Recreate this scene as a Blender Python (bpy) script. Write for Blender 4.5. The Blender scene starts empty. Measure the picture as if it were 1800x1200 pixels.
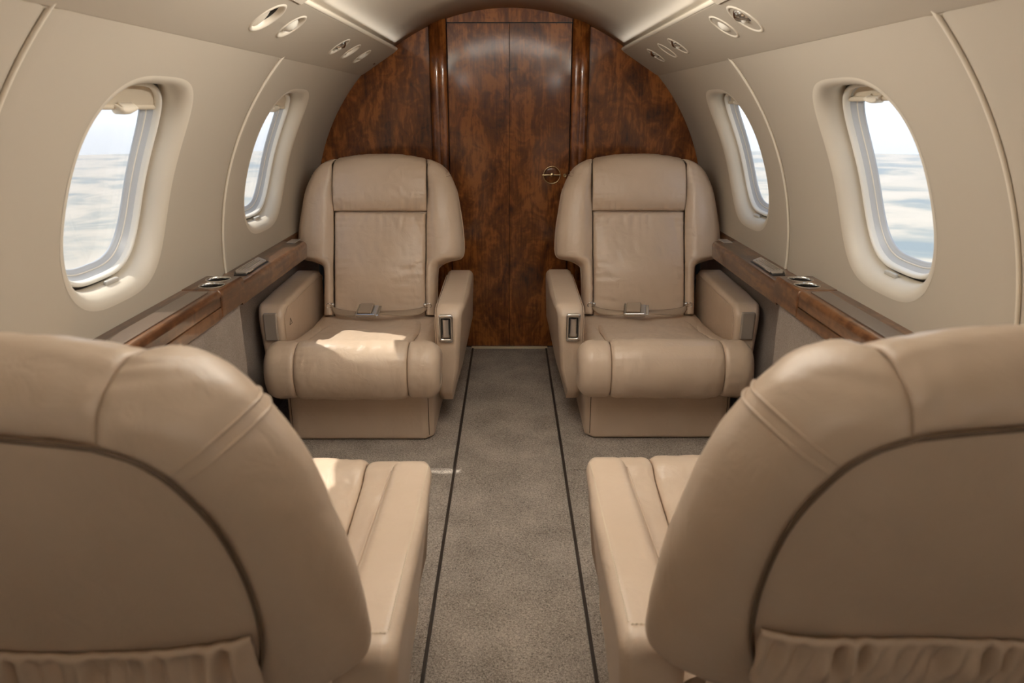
import bpy, bmesh, math
import numpy as np
from mathutils import Vector, Matrix

S = bpy.context.scene
COL = S.collection
rng = np.random.default_rng(7)
PI = math.pi

# ------------------------------------------------------------------ camera
cam_d = bpy.data.cameras.new('camera')
cam = bpy.data.objects.new('camera', cam_d)
COL.objects.link(cam)
cam.location = (0, 0, 1.325)
cam.rotation_euler = (math.radians(90 - 18.0), 0, 0)
cam_d.sensor_width = 36
cam_d.lens = 1260 / 1800 * 36
cam_d.shift_x = 4.5 / 1800
cam_d.clip_start = 0.02
cam_d.clip_end = 100000
cam_d.dof.use_dof = True
cam_d.dof.focus_distance = 3.1
cam_d.dof.aperture_fstop = 5.0
S.camera = cam

# ------------------------------------------------------------------ view
S.view_settings.view_transform = 'Standard'
S.view_settings.look = 'None'
S.view_settings.gamma = 1
S.view_settings.use_curve_mapping = False
S.view_settings.exposure = 0.0
S.cycles.use_denoising = True
S.cycles.max_bounces = 10
S.cycles.diffuse_bounces = 6
S.cycles.transparent_max_bounces = 16
S.cycles.caustics_reflective = False
S.cycles.caustics_refractive = False
S.cycles.sample_clamp_indirect = 6

# ------------------------------------------------------------------ world sky
W = bpy.data.worlds.new('sky')
S.world = W
W.use_nodes = True
wn, wl = W.node_tree.nodes, W.node_tree.links
wn.clear()
w_out = wn.new('ShaderNodeOutputWorld')
w_bg = wn.new('ShaderNodeBackground')
w_co = wn.new('ShaderNodeTexCoord')
w_sep = wn.new('ShaderNodeSeparateXYZ')
w_ramp = wn.new('ShaderNodeValToRGB')
w_map = wn.new('ShaderNodeMapRange')
w_map.inputs[1].default_value = -0.12
w_map.inputs[2].default_value = 1.0
wl.new(w_co.outputs['Generated'], w_sep.inputs[0])
wl.new(w_sep.outputs['Z'], w_map.inputs[0])
wl.new(w_map.outputs[0], w_ramp.inputs[0])
e = w_ramp.color_ramp.elements
e[0].position = 0.0; e[0].color = (0.80, 0.84, 0.90, 1)
e[1].position = 1.0; e[1].color = (0.45, 0.62, 0.90, 1)
x = e.new(0.14); x.color = (0.86, 0.90, 0.95, 1)
x = e.new(0.30); x.color = (0.74, 0.83, 0.95, 1)
wl.new(w_ramp.outputs[0], w_bg.inputs[0])
w_bg.inputs[1].default_value = 1.42
wl.new(w_bg.outputs[0], w_out.inputs[0])

# ------------------------------------------------------------------ sun (high, through the left hand windows)
SUN_DIR = Vector((1.0, -0.57, -1.7)).normalized()
sd = bpy.data.lights.new('sun', 'SUN')
sd.energy = 5.0
sd.angle = math.radians(0.6)
sd.color = (1.0, 0.93, 0.82)
so = bpy.data.objects.new('sun', sd)
COL.objects.link(so)
so.rotation_euler = SUN_DIR.to_track_quat('-Z', 'Y').to_euler()
so.location = (-6, 4, 9)

# unseen fill lamps added to brighten the cabin: slim strips washing the headliner
for sgn in (-1, 1):
    for y_mid, length, watt, dirx, dirz in ((1.86, 0.62, 100, 0.50, 0.85), (-0.9, 1.8, 38, 0.6, 0.7), (3.14, 1.44, 0.32, 0.45, 0.89)):
        ld = bpy.data.lights.new('fill_lamp', 'AREA')
        ld.shape = 'RECTANGLE'
        ld.size = length
        ld.size_y = 0.04
        ld.energy = watt
        ld.color = (1.0, 0.95, 0.87)
        lo = bpy.data.objects.new('fill_lamp', ld)
        COL.objects.link(lo)
        lo.location = (sgn * 0.548, y_mid, 1.622)
        d = Vector((-sgn * dirx, 0, dirz)).normalized()
        zax = -d
        xax = Vector((0, 1, 0))
        yax = zax.cross(xax).normalized()
        lo.rotation_euler = Matrix((xax, yax, zax)).transposed().to_euler()

# ------------------------------------------------------------------ constants
R, ZC = 1.044, 0.775
Y_BULK, Y_BACK = 3.97, -2.4

# ------------------------------------------------------------------ materials
def new_mat(name):
    m = bpy.data.materials.new(name)
    m.use_nodes = True
    n, l = m.node_tree.nodes, m.node_tree.links
    return m, n, l, n['Principled BSDF']

def simple(name, col, rough=0.5, metal=0.0, coat=0.0, spec=0.5):
    m, n, l, b = new_mat(name)
    b.inputs['Base Color'].default_value = (*col, 1)
    b.inputs['Roughness'].default_value = rough
    b.inputs['Metallic'].default_value = metal
    b.inputs['Coat Weight'].default_value = coat
    b.inputs['Coat Roughness'].default_value = 0.05
    b.inputs['Specular IOR Level'].default_value = spec
    return m

def ramp(n, stops):
    r = n.new('ShaderNodeValToRGB')
    e = r.color_ramp.elements
    e[0].position, e[0].color = stops[0][0], (*stops[0][1], 1)
    e[1].position, e[1].color = stops[-1][0], (*stops[-1][1], 1)
    for p, c in stops[1:-1]:
        q = e.new(p); q.color = (*c, 1)
    return r

def leather(name, c0, c1, rough=0.34):
    m, n, l, b = new_mat(name)
    tc = n.new('ShaderNodeTexCoord')
    no = n.new('ShaderNodeTexNoise'); no.inputs['Scale'].default_value = 5; no.inputs['Detail'].default_value = 4
    l.new(tc.outputs['Object'], no.inputs['Vector'])
    r = ramp(n, [(0.3, c0), (0.7, c1)])
    l.new(no.outputs['Fac'], r.inputs[0])
    l.new(r.outputs[0], b.inputs['Base Color'])
    vo = n.new('ShaderNodeTexVoronoi'); vo.inputs['Scale'].default_value = 420
    l.new(tc.outputs['Object'], vo.inputs['Vector'])
    n2 = n.new('ShaderNodeTexNoise'); n2.inputs['Scale'].default_value = 17; n2.inputs['Detail'].default_value = 6
    n2.inputs['Distortion'].default_value = 1.6
    l.new(tc.outputs['Object'], n2.inputs['Vector'])
    b1 = n.new('ShaderNodeBump'); b1.inputs['Strength'].default_value = 0.10; b1.inputs['Distance'].default_value = 0.0006
    l.new(vo.outputs['Distance'], b1.inputs['Height'])
    b2 = n.new('ShaderNodeBump'); b2.inputs['Strength'].default_value = 0.45; b2.inputs['Distance'].default_value = 0.0045
    l.new(n2.outputs['Fac'], b2.inputs['Height'])
    l.new(b1.outputs[0], b2.inputs['Normal'])
    l.new(b2.outputs[0], b.inputs['Normal'])
    b.inputs['Roughness'].default_value = rough
    b.inputs['Specular IOR Level'].default_value = 0.5
    return m

def carpet(name, c0, c1, scale=230, bump=1.0):
    m, n, l, b = new_mat(name)
    tc = n.new('ShaderNodeTexCoord')
    no = n.new('ShaderNodeTexNoise'); no.inputs['Scale'].default_value = scale; no.inputs['Detail'].default_value = 3
    no.inputs['Distortion'].default_value = 1.2
    l.new(tc.outputs['Object'], no.inputs['Vector'])
    n2 = n.new('ShaderNodeTexNoise'); n2.inputs['Scale'].default_value = 6; n2.inputs['Detail'].default_value = 3
    l.new(tc.outputs['Object'], n2.inputs['Vector'])
    mx = n.new('ShaderNodeMath'); mx.operation = 'MULTIPLY_ADD'; mx.inputs[1].default_value = 0.30
    l.new(n2.outputs['Fac'], mx.inputs[0]); l.new(no.outputs['Fac'], mx.inputs[2])
    r = ramp(n, [(0.47, c0), (0.83, c1)])
    l.new(mx.outputs[0], r.inputs[0])
    l.new(r.outputs[0], b.inputs['Base Color'])
    bp = n.new('ShaderNodeBump'); bp.inputs['Strength'].default_value = bump; bp.inputs['Distance'].default_value = 0.004
    l.new(no.outputs['Fac'], bp.inputs['Height']); l.new(bp.outputs[0], b.inputs['Normal'])
    b.inputs['Roughness'].default_value = 0.95
    b.inputs['Specular IOR Level'].default_value = 0.1
    b.inputs['Sheen Weight'].default_value = 0.15
    return m

def wood(name, dark, mid, light, sx=5.0, sy=1.0, sz=1.9, rough=0.10, along='z'):
    m, n, l, b = new_mat(name)
    tc = n.new('ShaderNodeTexCoord')
    mp = n.new('ShaderNodeMapping')
    mp.inputs['Scale'].default_value = (sx, sy, sz)
    l.new(tc.outputs['Object'], mp.inputs['Vector'])
    n1 = n.new('ShaderNodeTexNoise'); n1.inputs['Scale'].default_value = 1.6; n1.inputs['Detail'].default_value = 7
    n1.inputs['Roughness'].default_value = 0.62; n1.inputs['Distortion'].default_value = 1.4
    l.new(mp.outputs[0], n1.inputs['Vector'])
    mp2 = n.new('ShaderNodeMapping')
    mp2.inputs['Scale'].default_value = (sx * 9, sy * 9, sz * 2.2)
    l.new(tc.outputs['Object'], mp2.inputs['Vector'])
    n2 = n.new('ShaderNodeTexNoise'); n2.inputs['Scale'].default_value = 2.2; n2.inputs['Detail'].default_value = 5
    l.new(mp2.outputs[0], n2.inputs['Vector'])
    n3 = n.new('ShaderNodeTexNoise'); n3.inputs['Scale'].default_value = 11; n3.inputs['Detail'].default_value = 4
    n3.inputs['Distortion'].default_value = 2.5
    l.new(tc.outputs['Object'], n3.inputs['Vector'])
    a = n.new('ShaderNodeMath'); a.operation = 'MULTIPLY_ADD'; a.inputs[1].default_value = 0.35
    l.new(n2.outputs['Fac'], a.inputs[0]); l.new(n1.outputs['Fac'], a.inputs[2])
    a2 = n.new('ShaderNodeMath'); a2.operation = 'MULTIPLY_ADD'; a2.inputs[1].default_value = 0.40
    l.new(n3.outputs['Fac'], a2.inputs[0]); l.new(a.outputs[0], a2.inputs[2])
    r = ramp(n, [(0.62, dark), (0.86, mid), (1.12 if False else 1.0, light)])
    l.new(a2.outputs[0], r.inputs[0])
    l.new(r.outputs[0], b.inputs['Base Color'])
    b.inputs['Roughness'].default_value = 0.35
    b.inputs['Coat Weight'].default_value = 0.75
    b.inputs['Coat Roughness'].default_value = rough
    b.inputs['Specular IOR Level'].default_value = 0.3
    return m

def liner(name, c):
    m, n, l, b = new_mat(name)
    tc = n.new('ShaderNodeTexCoord')
    no = n.new('ShaderNodeTexNoise'); no.inputs['Scale'].default_value = 600; no.inputs['Detail'].default_value = 2
    l.new(tc.outputs['Object'], no.inputs['Vector'])
    bp = n.new('ShaderNodeBump'); bp.inputs['Strength'].default_value = 0.12; bp.inputs['Distance'].default_value = 0.0008
    l.new(no.outputs['Fac'], bp.inputs['Height']); l.new(bp.outputs[0], b.inputs['Normal'])
    b.inputs['Base Color'].default_value = (*c, 1)
    b.inputs['Roughness'].default_value = 0.6
    b.inputs['Specular IOR Level'].default_value = 0.3
    return m

M = {}
M['leather'] = leather('tan leather', (0.570, 0.442, 0.328), (0.625, 0.492, 0.375))
M['leather_dark'] = simple('dark leather piping', (0.12, 0.08, 0.05), 0.5)
M['stitch'] = simple('pale stitching thread', (0.70, 0.60, 0.46), 0.7)
M['cream'] = liner('cream side panel', (0.47, 0.415, 0.338))
M['cream_gloss'] = simple('cream moulding', (0.74, 0.67, 0.56), 0.35)
M['white_ring'] = simple('white window ring', (0.80, 0.77, 0.70), 0.3)
M['reveal'] = simple('cream reveal with window light', (0.64, 0.58, 0.485), 0.5)  # lighter than the side panels, with window light put into the colour
M['gasket'] = simple('dark window gasket', (0.05, 0.042, 0.035), 0.6)
M['bezel'] = simple('grey window bezel', (0.50, 0.53, 0.57), 0.3)
M['shade'] = simple('beige window shade', (0.62, 0.54, 0.42), 0.55)
M['latch'] = simple('grey shade latch', (0.50, 0.48, 0.44), 0.4)
M['carpet'] = carpet('brown grey carpet', (0.12, 0.097, 0.078), (0.58, 0.50, 0.425))
M['wallcarpet'] = carpet('grey beige wall carpet', (0.20, 0.155, 0.125), (0.40, 0.33, 0.28), 420, 0.6)
M['wood'] = wood('gloss mahogany veneer', (0.036, 0.009, 0.002), (0.165, 0.048, 0.009), (0.32, 0.110, 0.024))
M['ledgewood'] = wood('gloss walnut ledge', (0.028, 0.010, 0.004), (0.090, 0.036, 0.014), (0.17, 0.075, 0.030), 9, 1.0, 9, 0.06)
M['lid'] = simple('taupe gloss lid', (0.115, 0.082, 0.062), 0.25, 0, 0.6)
M['chrome'] = simple('chrome', (0.75, 0.74, 0.72), 0.12, 1.0)
M['brushed'] = simple('brushed nickel', (0.60, 0.55, 0.50), 0.34, 0.75)
M['brass'] = simple('brass', (0.72, 0.56, 0.33), 0.22, 1.0)
M['cupwell'] = simple('dark cup liner', (0.16, 0.145, 0.125), 0.25, 0.9)
M['plate'] = simple('brushed grey plate', (0.40, 0.35, 0.30), 0.32, 0.3)
M['black'] = simple('black recess', (0.012, 0.011, 0.010), 0.5)
M['track'] = simple('dark rubber track', (0.03, 0.022, 0.017), 0.35)
M['belt'] = simple('tan belt webbing', (0.33, 0.25, 0.18), 0.7)
M['lens'] = simple('frosted lens', (0.72, 0.68, 0.60), 0.25)
M['sill'] = simple('pale brass sill', (0.80, 0.70, 0.52), 0.45, 0.15)

# clear pane: lets sunlight straight through, faint reflection
m, n, l, b = new_mat('clear pane')
n.remove(b)
tr = n.new('ShaderNodeBsdfTransparent'); tr.inputs[0].default_value = (0.97, 0.98, 0.985, 1)
gl = n.new('ShaderNodeBsdfGlossy'); gl.inputs['Roughness'].default_value = 0.02
fr = n.new('ShaderNodeLayerWeight'); fr.inputs[0].default_value = 0.15
sc = n.new('ShaderNodeMath'); sc.operation = 'MULTIPLY'; sc.inputs[1].default_value = 0.15
mx = n.new('ShaderNodeMixShader')
l.new(fr.outputs['Fresnel'], sc.inputs[0]); l.new(sc.outputs[0], mx.inputs[0])
l.new(tr.outputs[0], mx.inputs[1]); l.new(gl.outputs[0], mx.inputs[2])
l.new(mx.outputs[0], n['Material Output'].inputs[0])
M['pane'] = m

# countryside far below
m, n, l, b = new_mat('dry countryside')
tc = n.new('ShaderNodeTexCoord')
n1 = n.new('ShaderNodeTexNoise'); n1.inputs['Scale'].default_value = 0.00045; n1.inputs['Detail'].default_value = 8
n1.inputs['Roughness'].default_value = 0.6; n1.inputs['Distortion'].default_value = 0.6
l.new(tc.outputs['Object'], n1.inputs['Vector'])
r1 = ramp(n, [(0.36, (0.20, 0.24, 0.25)), (0.44, (0.32, 0.32, 0.28)), (0.50, (0.50, 0.44, 0.35)), (0.64, (0.58, 0.50, 0.40))])
l.new(n1.outputs['Fac'], r1.inputs[0])
l.new(r1.outputs[0], b.inputs['Base Color'])
b.inputs['Roughness'].default_value = 1.0
b.inputs['Specular IOR Level'].default_value = 0.0
M['land'] = m

m, n, l, b = new_mat('thin haze')
n.remove(b)
vs_ = n.new('ShaderNodeVolumeScatter')
vs_.inputs['Color'].default_value = (0.93, 0.96, 1.0, 1)
vs_.inputs['Density'].default_value = 0.000035
vs_.inputs['Anisotropy'].default_value = 0.0
l.new(vs_.outputs[0], n['Material Output'].inputs['Volume'])
M['haze'] = m

# ------------------------------------------------------------------ helpers
def link(o, parent=None):
    COL.objects.link(o)
    if parent is not None:
        o.parent = parent
    return o

def empty(name, loc=(0, 0, 0), rz=0.0):
    o = bpy.data.objects.new(name, None)
    o.empty_display_size = 0.1
    COL.objects.link(o)
    o.location = loc
    o.rotation_euler = (0, 0, rz)
    return o

def tag(o, label=None, cat=None, group=None, kind=None):
    if label: o['label'] = label
    if cat: o['category'] = cat
    if group: o['group'] = group
    if kind: o['kind'] = kind
    return o

def mesh_obj(name, verts, faces, mat, parent=None, smooth=True, auto=None):
    me = bpy.data.meshes.new(name)
    me.from_pydata([tuple(map(float, v)) for v in verts], [], faces)
    if smooth:
        me.polygons.foreach_set('use_smooth', [True] * len(me.polygons))
    me.materials.append(mat)
    me.update()
    o = bpy.data.objects.new(name, me)
    return link(o, parent)

def bm_obj(name, bm, mat, parent=None, smooth=True, angle=None):
    bmesh.ops.recalc_face_normals(bm, faces=bm.faces)
    me = bpy.data.meshes.new(name)
    bm.to_mesh(me); bm.free()
    if smooth:
        me.polygons.foreach_set('use_smooth', [True] * len(me.polygons))
        if angle:
            me.set_sharp_from_angle(angle=math.radians(angle))
    me.materials.append(mat)
    o = bpy.data.objects.new(name, me)
    if smooth and angle:
        md = o.modifiers.new('weighted', 'WEIGHTED_NORMAL'); md.weight = 100; md.keep_sharp = True
    return link(o, parent)

def grid_faces(nu, nv, closed_u=False, closed_v=False, flip=False):
    f = []
    for i in range(nu if closed_u else nu - 1):
        i2 = (i + 1) % nu
        for j in range(nv if closed_v else nv - 1):
            j2 = (j + 1) % nv
            q = (i * nv + j, i2 * nv + j, i2 * nv + j2, i * nv + j2)
            f.append(q[::-1] if flip else q)
    return f

def grid_obj(name, P, mat, parent=None, closed_u=False, closed_v=False, flip=False, solid=0.0):
    nu, nv = P.shape[:2]
    o = mesh_obj(name, P.reshape(-1, 3), grid_faces(nu, nv, closed_u, closed_v, flip), mat, parent)
    if solid:
        md = o.modifiers.new('thickness', 'SOLIDIFY'); md.thickness = solid; md.offset = -1
    return o

def catmull(pts, n, closed=False):
    p = np.array(pts, float)
    if closed:
        q = np.vstack([p[-1:], p, p[:2]])
        segs = len(p)
    else:
        q = np.vstack([2 * p[0] - p[1], p, 2 * p[-1] - p[-2]])
        segs = len(p) - 1
    fine = []
    for i in range(segs):
        a, b_, c, d_ = q[i:i + 4]
        t = np.linspace(0, 1, 24, endpoint=False)[:, None]
        fine.append(0.5 * ((2 * b_) + (-a + c) * t + (2 * a - 5 * b_ + 4 * c - d_) * t ** 2 + (-a + 3 * b_ - 3 * c + d_) * t ** 3))
    fine = np.vstack(fine + [p[:1] if closed else p[-1:]])
    s = np.r_[0, np.cumsum(np.linalg.norm(np.diff(fine, axis=0), axis=1))]
    tt = np.linspace(0, s[-1], n + 1)[:-1] if closed else np.linspace(0, s[-1], n)
    return np.stack([np.interp(tt, s, fine[:, k]) for k in range(p.shape[1])], 1)

def tube(name, pts, r, mat, parent=None, closed=False, seg=8):
    P = np.array(pts, float)
    n = len(P)
    T = (np.roll(P, -1, 0) - np.roll(P, 1, 0)) if closed else np.gradient(P, axis=0)
    T /= np.linalg.norm(T, axis=1)[:, None] + 1e-12
    out = np.zeros((n, seg, 3))
    up = np.array([0.31, 0.52, 0.79])
    N = np.cross(T[0], up); N /= np.linalg.norm(N)
    for i in range(n):
        N = N - T[i] * N.dot(T[i]); N /= np.linalg.norm(N)
        B = np.cross(T[i], N)
        for k in range(seg):
            a = 2 * PI * k / seg
            out[i, k] = P[i] + r * (math.cos(a) * N + math.sin(a) * B)
    return grid_obj(name, out, mat, parent, closed_u=closed, closed_v=True)

def sumsines(P, freq, seed, n=7):
    g = np.random.default_rng(seed)
    v = np.zeros(P.shape[:2])
    for _ in range(n):
        k = g.normal(size=3); k *= freq * (0.6 + g.random()) / np.linalg.norm(k)
        v += np.sin(P @ k + g.random() * 6.28)
    return v / n ** 0.5

def cosspace(n):
    t = np.linspace(0, 1, n)
    return 0.65 * (0.5 - 0.5 * np.cos(PI * t)) + 0.35 * t

def patch(name, P, parent, mat, ref, pil=(0, 0, 0, 0), w=0.024, pucker=(0, 0, 0, 0), lam=0.03, wrinkle=0.0,
          crown=0.0, thick=0.014, seed=1, wfreq=38, folds=()):
    """upholstery panel: a grid P[u,v] rolled down into the seam along its borders"""
    nu, nv = P.shape[:2]
    du = np.gradient(P, axis=0); dv = np.gradient(P, axis=1)
    N = np.cross(du, dv); N /= np.linalg.norm(N, axis=2)[:, :, None] + 1e-12
    flip = False
    if (N * (P - np.array(ref))).sum() < 0:
        N = -N; flip = True
    su = np.concatenate([np.zeros((1, nv)), np.cumsum(np.linalg.norm(np.diff(P, axis=0), axis=2), axis=0)], 0)
    sv = np.concatenate([np.zeros((nu, 1)), np.cumsum(np.linalg.norm(np.diff(P, axis=1), axis=2), axis=1)], 1)
    dist = [su, su[-1:] - su, sv, sv[:, -1:] - sv]
    along = [sv, sv, su, su]
    off = np.zeros((nu, nv))
    for k in range(4):
        if pil[k]:
            q = np.clip(dist[k] / w, 0, 1)
            off = np.minimum(off, -pil[k] * (1 - np.sqrt(np.clip(1 - (1 - q) ** 2, 0, 1))))
    for k in range(4):
        if pucker[k]:
            a = along[k]
            ph = 1.7 * np.sin(a * 31 + seed) + 1.1 * np.sin(a * 57 + 2 * seed)
            amp = 0.55 + 0.45 * np.sin(a * 23 + 3 * seed)
            off += pucker[k] * amp * np.sin(2 * PI * a / lam + ph) * np.exp(-dist[k] / 0.055) * np.clip(dist[k] / 0.008, 0, 1)
    if crown:
        uu = su / (su[-1:] + 1e-9); vv = sv / (sv[:, -1:] + 1e-9)
        off += crown * np.sqrt(np.clip(4 * uu * (1 - uu), 0, 1)) * np.sqrt(np.clip(4 * vv * (1 - vv), 0, 1))
    if wrinkle:
        s = sumsines(P * np.array([1.0, 0.55, 0.55]), wfreq, seed)
        s2 = sumsines(P * np.array([1.7, 0.7, 0.7]), wfreq * 2.1, seed + 5)
        off += wrinkle * (0.7 * s - 0.5 * np.abs(s2))
    if len(folds):
        U = su - su[-1:] / 2; V = sv
        for (u0, v0, u1, v1, fw, fa) in folds:
            ex, ey = u1 - u0, v1 - v0
            L_ = math.hypot(ex, ey); ex /= L_; ey /= L_
            al_ = (U - u0) * ex + (V - v0) * ey
            ac_ = (U - u0) * -ey + (V - v0) * ex + 0.12 * (al_ - L_ / 2) ** 2 / L_
            k_ = np.clip(al_ / L_, 0, 1)
            off += fa * np.exp(-(ac_ / fw) ** 2) * np.where((al_ > 0) & (al_ < L_), np.sin(PI * k_) ** 0.7, 0)
    Q = P + N * off[:, :, None]
    return grid_obj(name, Q, mat, parent, flip=flip, solid=thick)

def rbox(name, size, loc, mat, parent=None, bev=0.005, seg=3, rot=(0, 0, 0)):
    bm = bmesh.new()
    bmesh.ops.create_cube(bm, size=1)
    bmesh.ops.scale(bm, vec=size, verts=bm.verts)
    if bev:
        bmesh.ops.bevel(bm, geom=bm.edges[:], offset=bev, segments=seg, affect='EDGES', profile=0.5)
    mt = Matrix.Translation(loc) @ Matrix.Rotation(rot[2], 4, 'Z') @ Matrix.Rotation(rot[1], 4, 'Y') @ Matrix.Rotation(rot[0], 4, 'X')
    bmesh.ops.transform(bm, matrix=mt, verts=bm.verts)
    return bm_obj(name, bm, mat, parent, True, 40)

def prism_bm(poly, axis, a, b_, bev=0.0, seg=3):
    """extrude a polygon between a and b along an axis; poly gives the other two coordinates in order"""
    bm = bmesh.new()
    def P(u, v, w_):
        return {'x': (w_, u, v), 'y': (u, w_, v), 'z': (u, v, w_)}[axis]
    v0 = [bm.verts.new(P(u, v, a)) for u, v in poly]
    v1 = [bm.verts.new(P(u, v, b_)) for u, v in poly]
    n_ = len(poly)
    bm.faces.new(v0); bm.faces.new(v1[::-1])
    for i in range(n_):
        bm.faces.new((v0[i], v1[i], v1[(i + 1) % n_], v0[(i + 1) % n_]))
    bmesh.ops.recalc_face_normals(bm, faces=bm.faces)
    if bev:
        ed = [e_ for e_ in bm.edges if e_.calc_face_angle(0) > math.radians(35)]
        bmesh.ops.bevel(bm, geom=ed, offset=bev, segments=seg, affect='EDGES', profile=0.5, clamp_overlap=True)
    return bm

def disc_lathe(name, prof, mat, parent, mtx, seg=40, cap=True):
    """revolve (r, h) pairs about local z, then place by mtx"""
    P = np.zeros((seg, len(prof), 3))
    for i in range(seg):
        a = 2 * PI * i / seg
        for j, (r_, h_) in enumerate(prof):
            P[i, j] = tuple(mtx @ Vector((r_ * math.cos(a), r_ * math.sin(a), h_)))
    return grid_obj(name, P, mat, parent, closed_u=True)

# ================================================================== setting
# ground far outside
bm = bmesh.new()
bmesh.ops.create_circle(bm, cap_ends=True, segments=96, radius=29000)
g = bm_obj('ground', bm, M['land'], None, False)
g.location = (0, 0, -1500)
tag(g, kind='structure')

# thin summer haze lying over the land
hz = rbox('haze', (60000, 60000, 1100), (0, 0, -1500 + 555), M['haze'], None, 0)
tag(hz, kind='stuff')

# floor: aisle carpet, raised side carpets with a sloped edge
floor = empty('floor'); tag(floor, kind='structure')
def slab(name, x0, x1, y0, y1, z0, z1, mat, parent):
    return rbox(name, (x1 - x0, y1 - y0, z1 - z0), ((x0 + x1) / 2, (y0 + y1) / 2, (z0 + z1) / 2), mat, parent, 0)
slab('aisle_carpet', -0.207, 0.207, Y_BACK, Y_BULK, -0.06, 0.0, M['carpet'], floor)
for sgn in (-1, 1):
    xa, xb = sorted((sgn * 0.217, sgn * 1.12))
    slab('side_carpet', xa, xb, Y_BACK, 2.47, -0.06, 0.002, M['carpet'], floor)
    poly = [(sgn * 0.218, -0.06), (sgn * 0.218, 0.002), (sgn * 0.232, 0.004), (sgn * 0.262, 0.004), (sgn * 1.12, 0.004), (sgn * 1.12, -0.06)]
    o = bm_obj('side_carpet', prism_bm(poly, 'y', 2.473, Y_BULK, 0.004, 2), M['carpet'], floor, True, 35)
    rbox('floor_track', (0.010, Y_BULK - Y_BACK, 0.07), (sgn * 0.212, (Y_BULK + Y_BACK) / 2, -0.029), M['track'], floor, 0.002, 2)

# sealed outer shell under the floor and behind the lower walls is formed by the walls themselves
PSU_LO, PSU_HI = math.radians(46.5), math.radians(53.5)
A_W, B_W, N_W = 0.265, 0.303, 3.2     # window flare half sizes
PHC = math.radians(19.9)

def cyl(side, y, s, depth):
    ph = PHC + s / R
    r_ = R + depth
    return (side * r_ * math.cos(ph), y, ZC + r_ * math.sin(ph))

def sup(al, a, b_, n_=N_W):
    return (abs(math.cos(al) / a) ** n_ + abs(math.sin(al) / b_) ** n_) ** (-1 / n_)

S_LO, S_HI = (math.radians(-3.5) - PHC) * R, (PSU_LO - PHC) * R

def wall_panel(side, yc, y0, y1, parent):
    A0, A1 = yc - y0, y1 - yc
    al = list(np.linspace(0, 2 * PI, 160, endpoint=False))
    for cx in (-A0, A1):
        for cy in (S_LO, S_HI):
            al.append(math.atan2(cy, cx) % (2 * PI))
    al = sorted(set(round(q, 6) for q in al))
    rows = []
    for a in al:
        ca, sa = math.cos(a), math.sin(a)
        rx = (A1 if ca > 0 else A0) / max(abs(ca), 1e-9)
        ry = ((S_HI if sa > 0 else -S_LO)) / max(abs(sa), 1e-9)
        ro = min(rx, ry)
        rf = sup(a, A_W, B_W)
        row = []
        for k in np.linspace(1, 0, 14):
            rr = rf + (ro - rf) * k
            dp = 0.0
            edge = ro - rr                      # roll the panel edge into the joint
            if rx < ry and edge < 0.010:
                dp = 0.006 * (1 - edge / 0.010) ** 2
            row.append(cyl(side, yc + rr * ca, rr * sa, dp))
        rows.append(row)
    return grid_obj('wall_panel', np.array(rows), M['cream'], parent, closed_u=True, flip=(side < 0))

def win_loft(name, side, yc, prof, mat, parent, seg=120, n_=N_W):
    P = np.zeros((seg, len(prof), 3))
    for i in range(seg):
        a = 2 * PI * i / seg
        for j, (sh, dp) in enumerate(prof):
            rr = sup(a, A_W - sh, B_W - sh, n_)
            P[i, j] = cyl(side, yc + rr * math.cos(a), rr * math.sin(a), dp)
    return grid_obj(name, P, mat, parent, closed_u=True)

def win_fill(name, side, yc, sh, dp, mat, parent, smin=None, smax=None, rows=24, cols=24, dome=0.0):
    """surface filling the window outline between two heights s"""
    a, b_ = A_W - sh, B_W - sh
    smin = -b_ * 0.9995 if smin is None else smin
    smax = b_ * 0.9995 if smax is None else smax
    P = np.zeros((rows, cols, 3))
    for i, s in enumerate(np.linspace(smin, smax, rows)):
        hw = a * (1 - min(1, abs(s / b_)) ** N_W) ** (1 / N_W)
        for j, q in enumerate(np.linspace(-1, 1, cols)):
            P[i, j] = cyl(side, yc + hw * q, s, dp + dome * (1 - q * q))
    return grid_obj(name, P, mat, parent)

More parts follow.
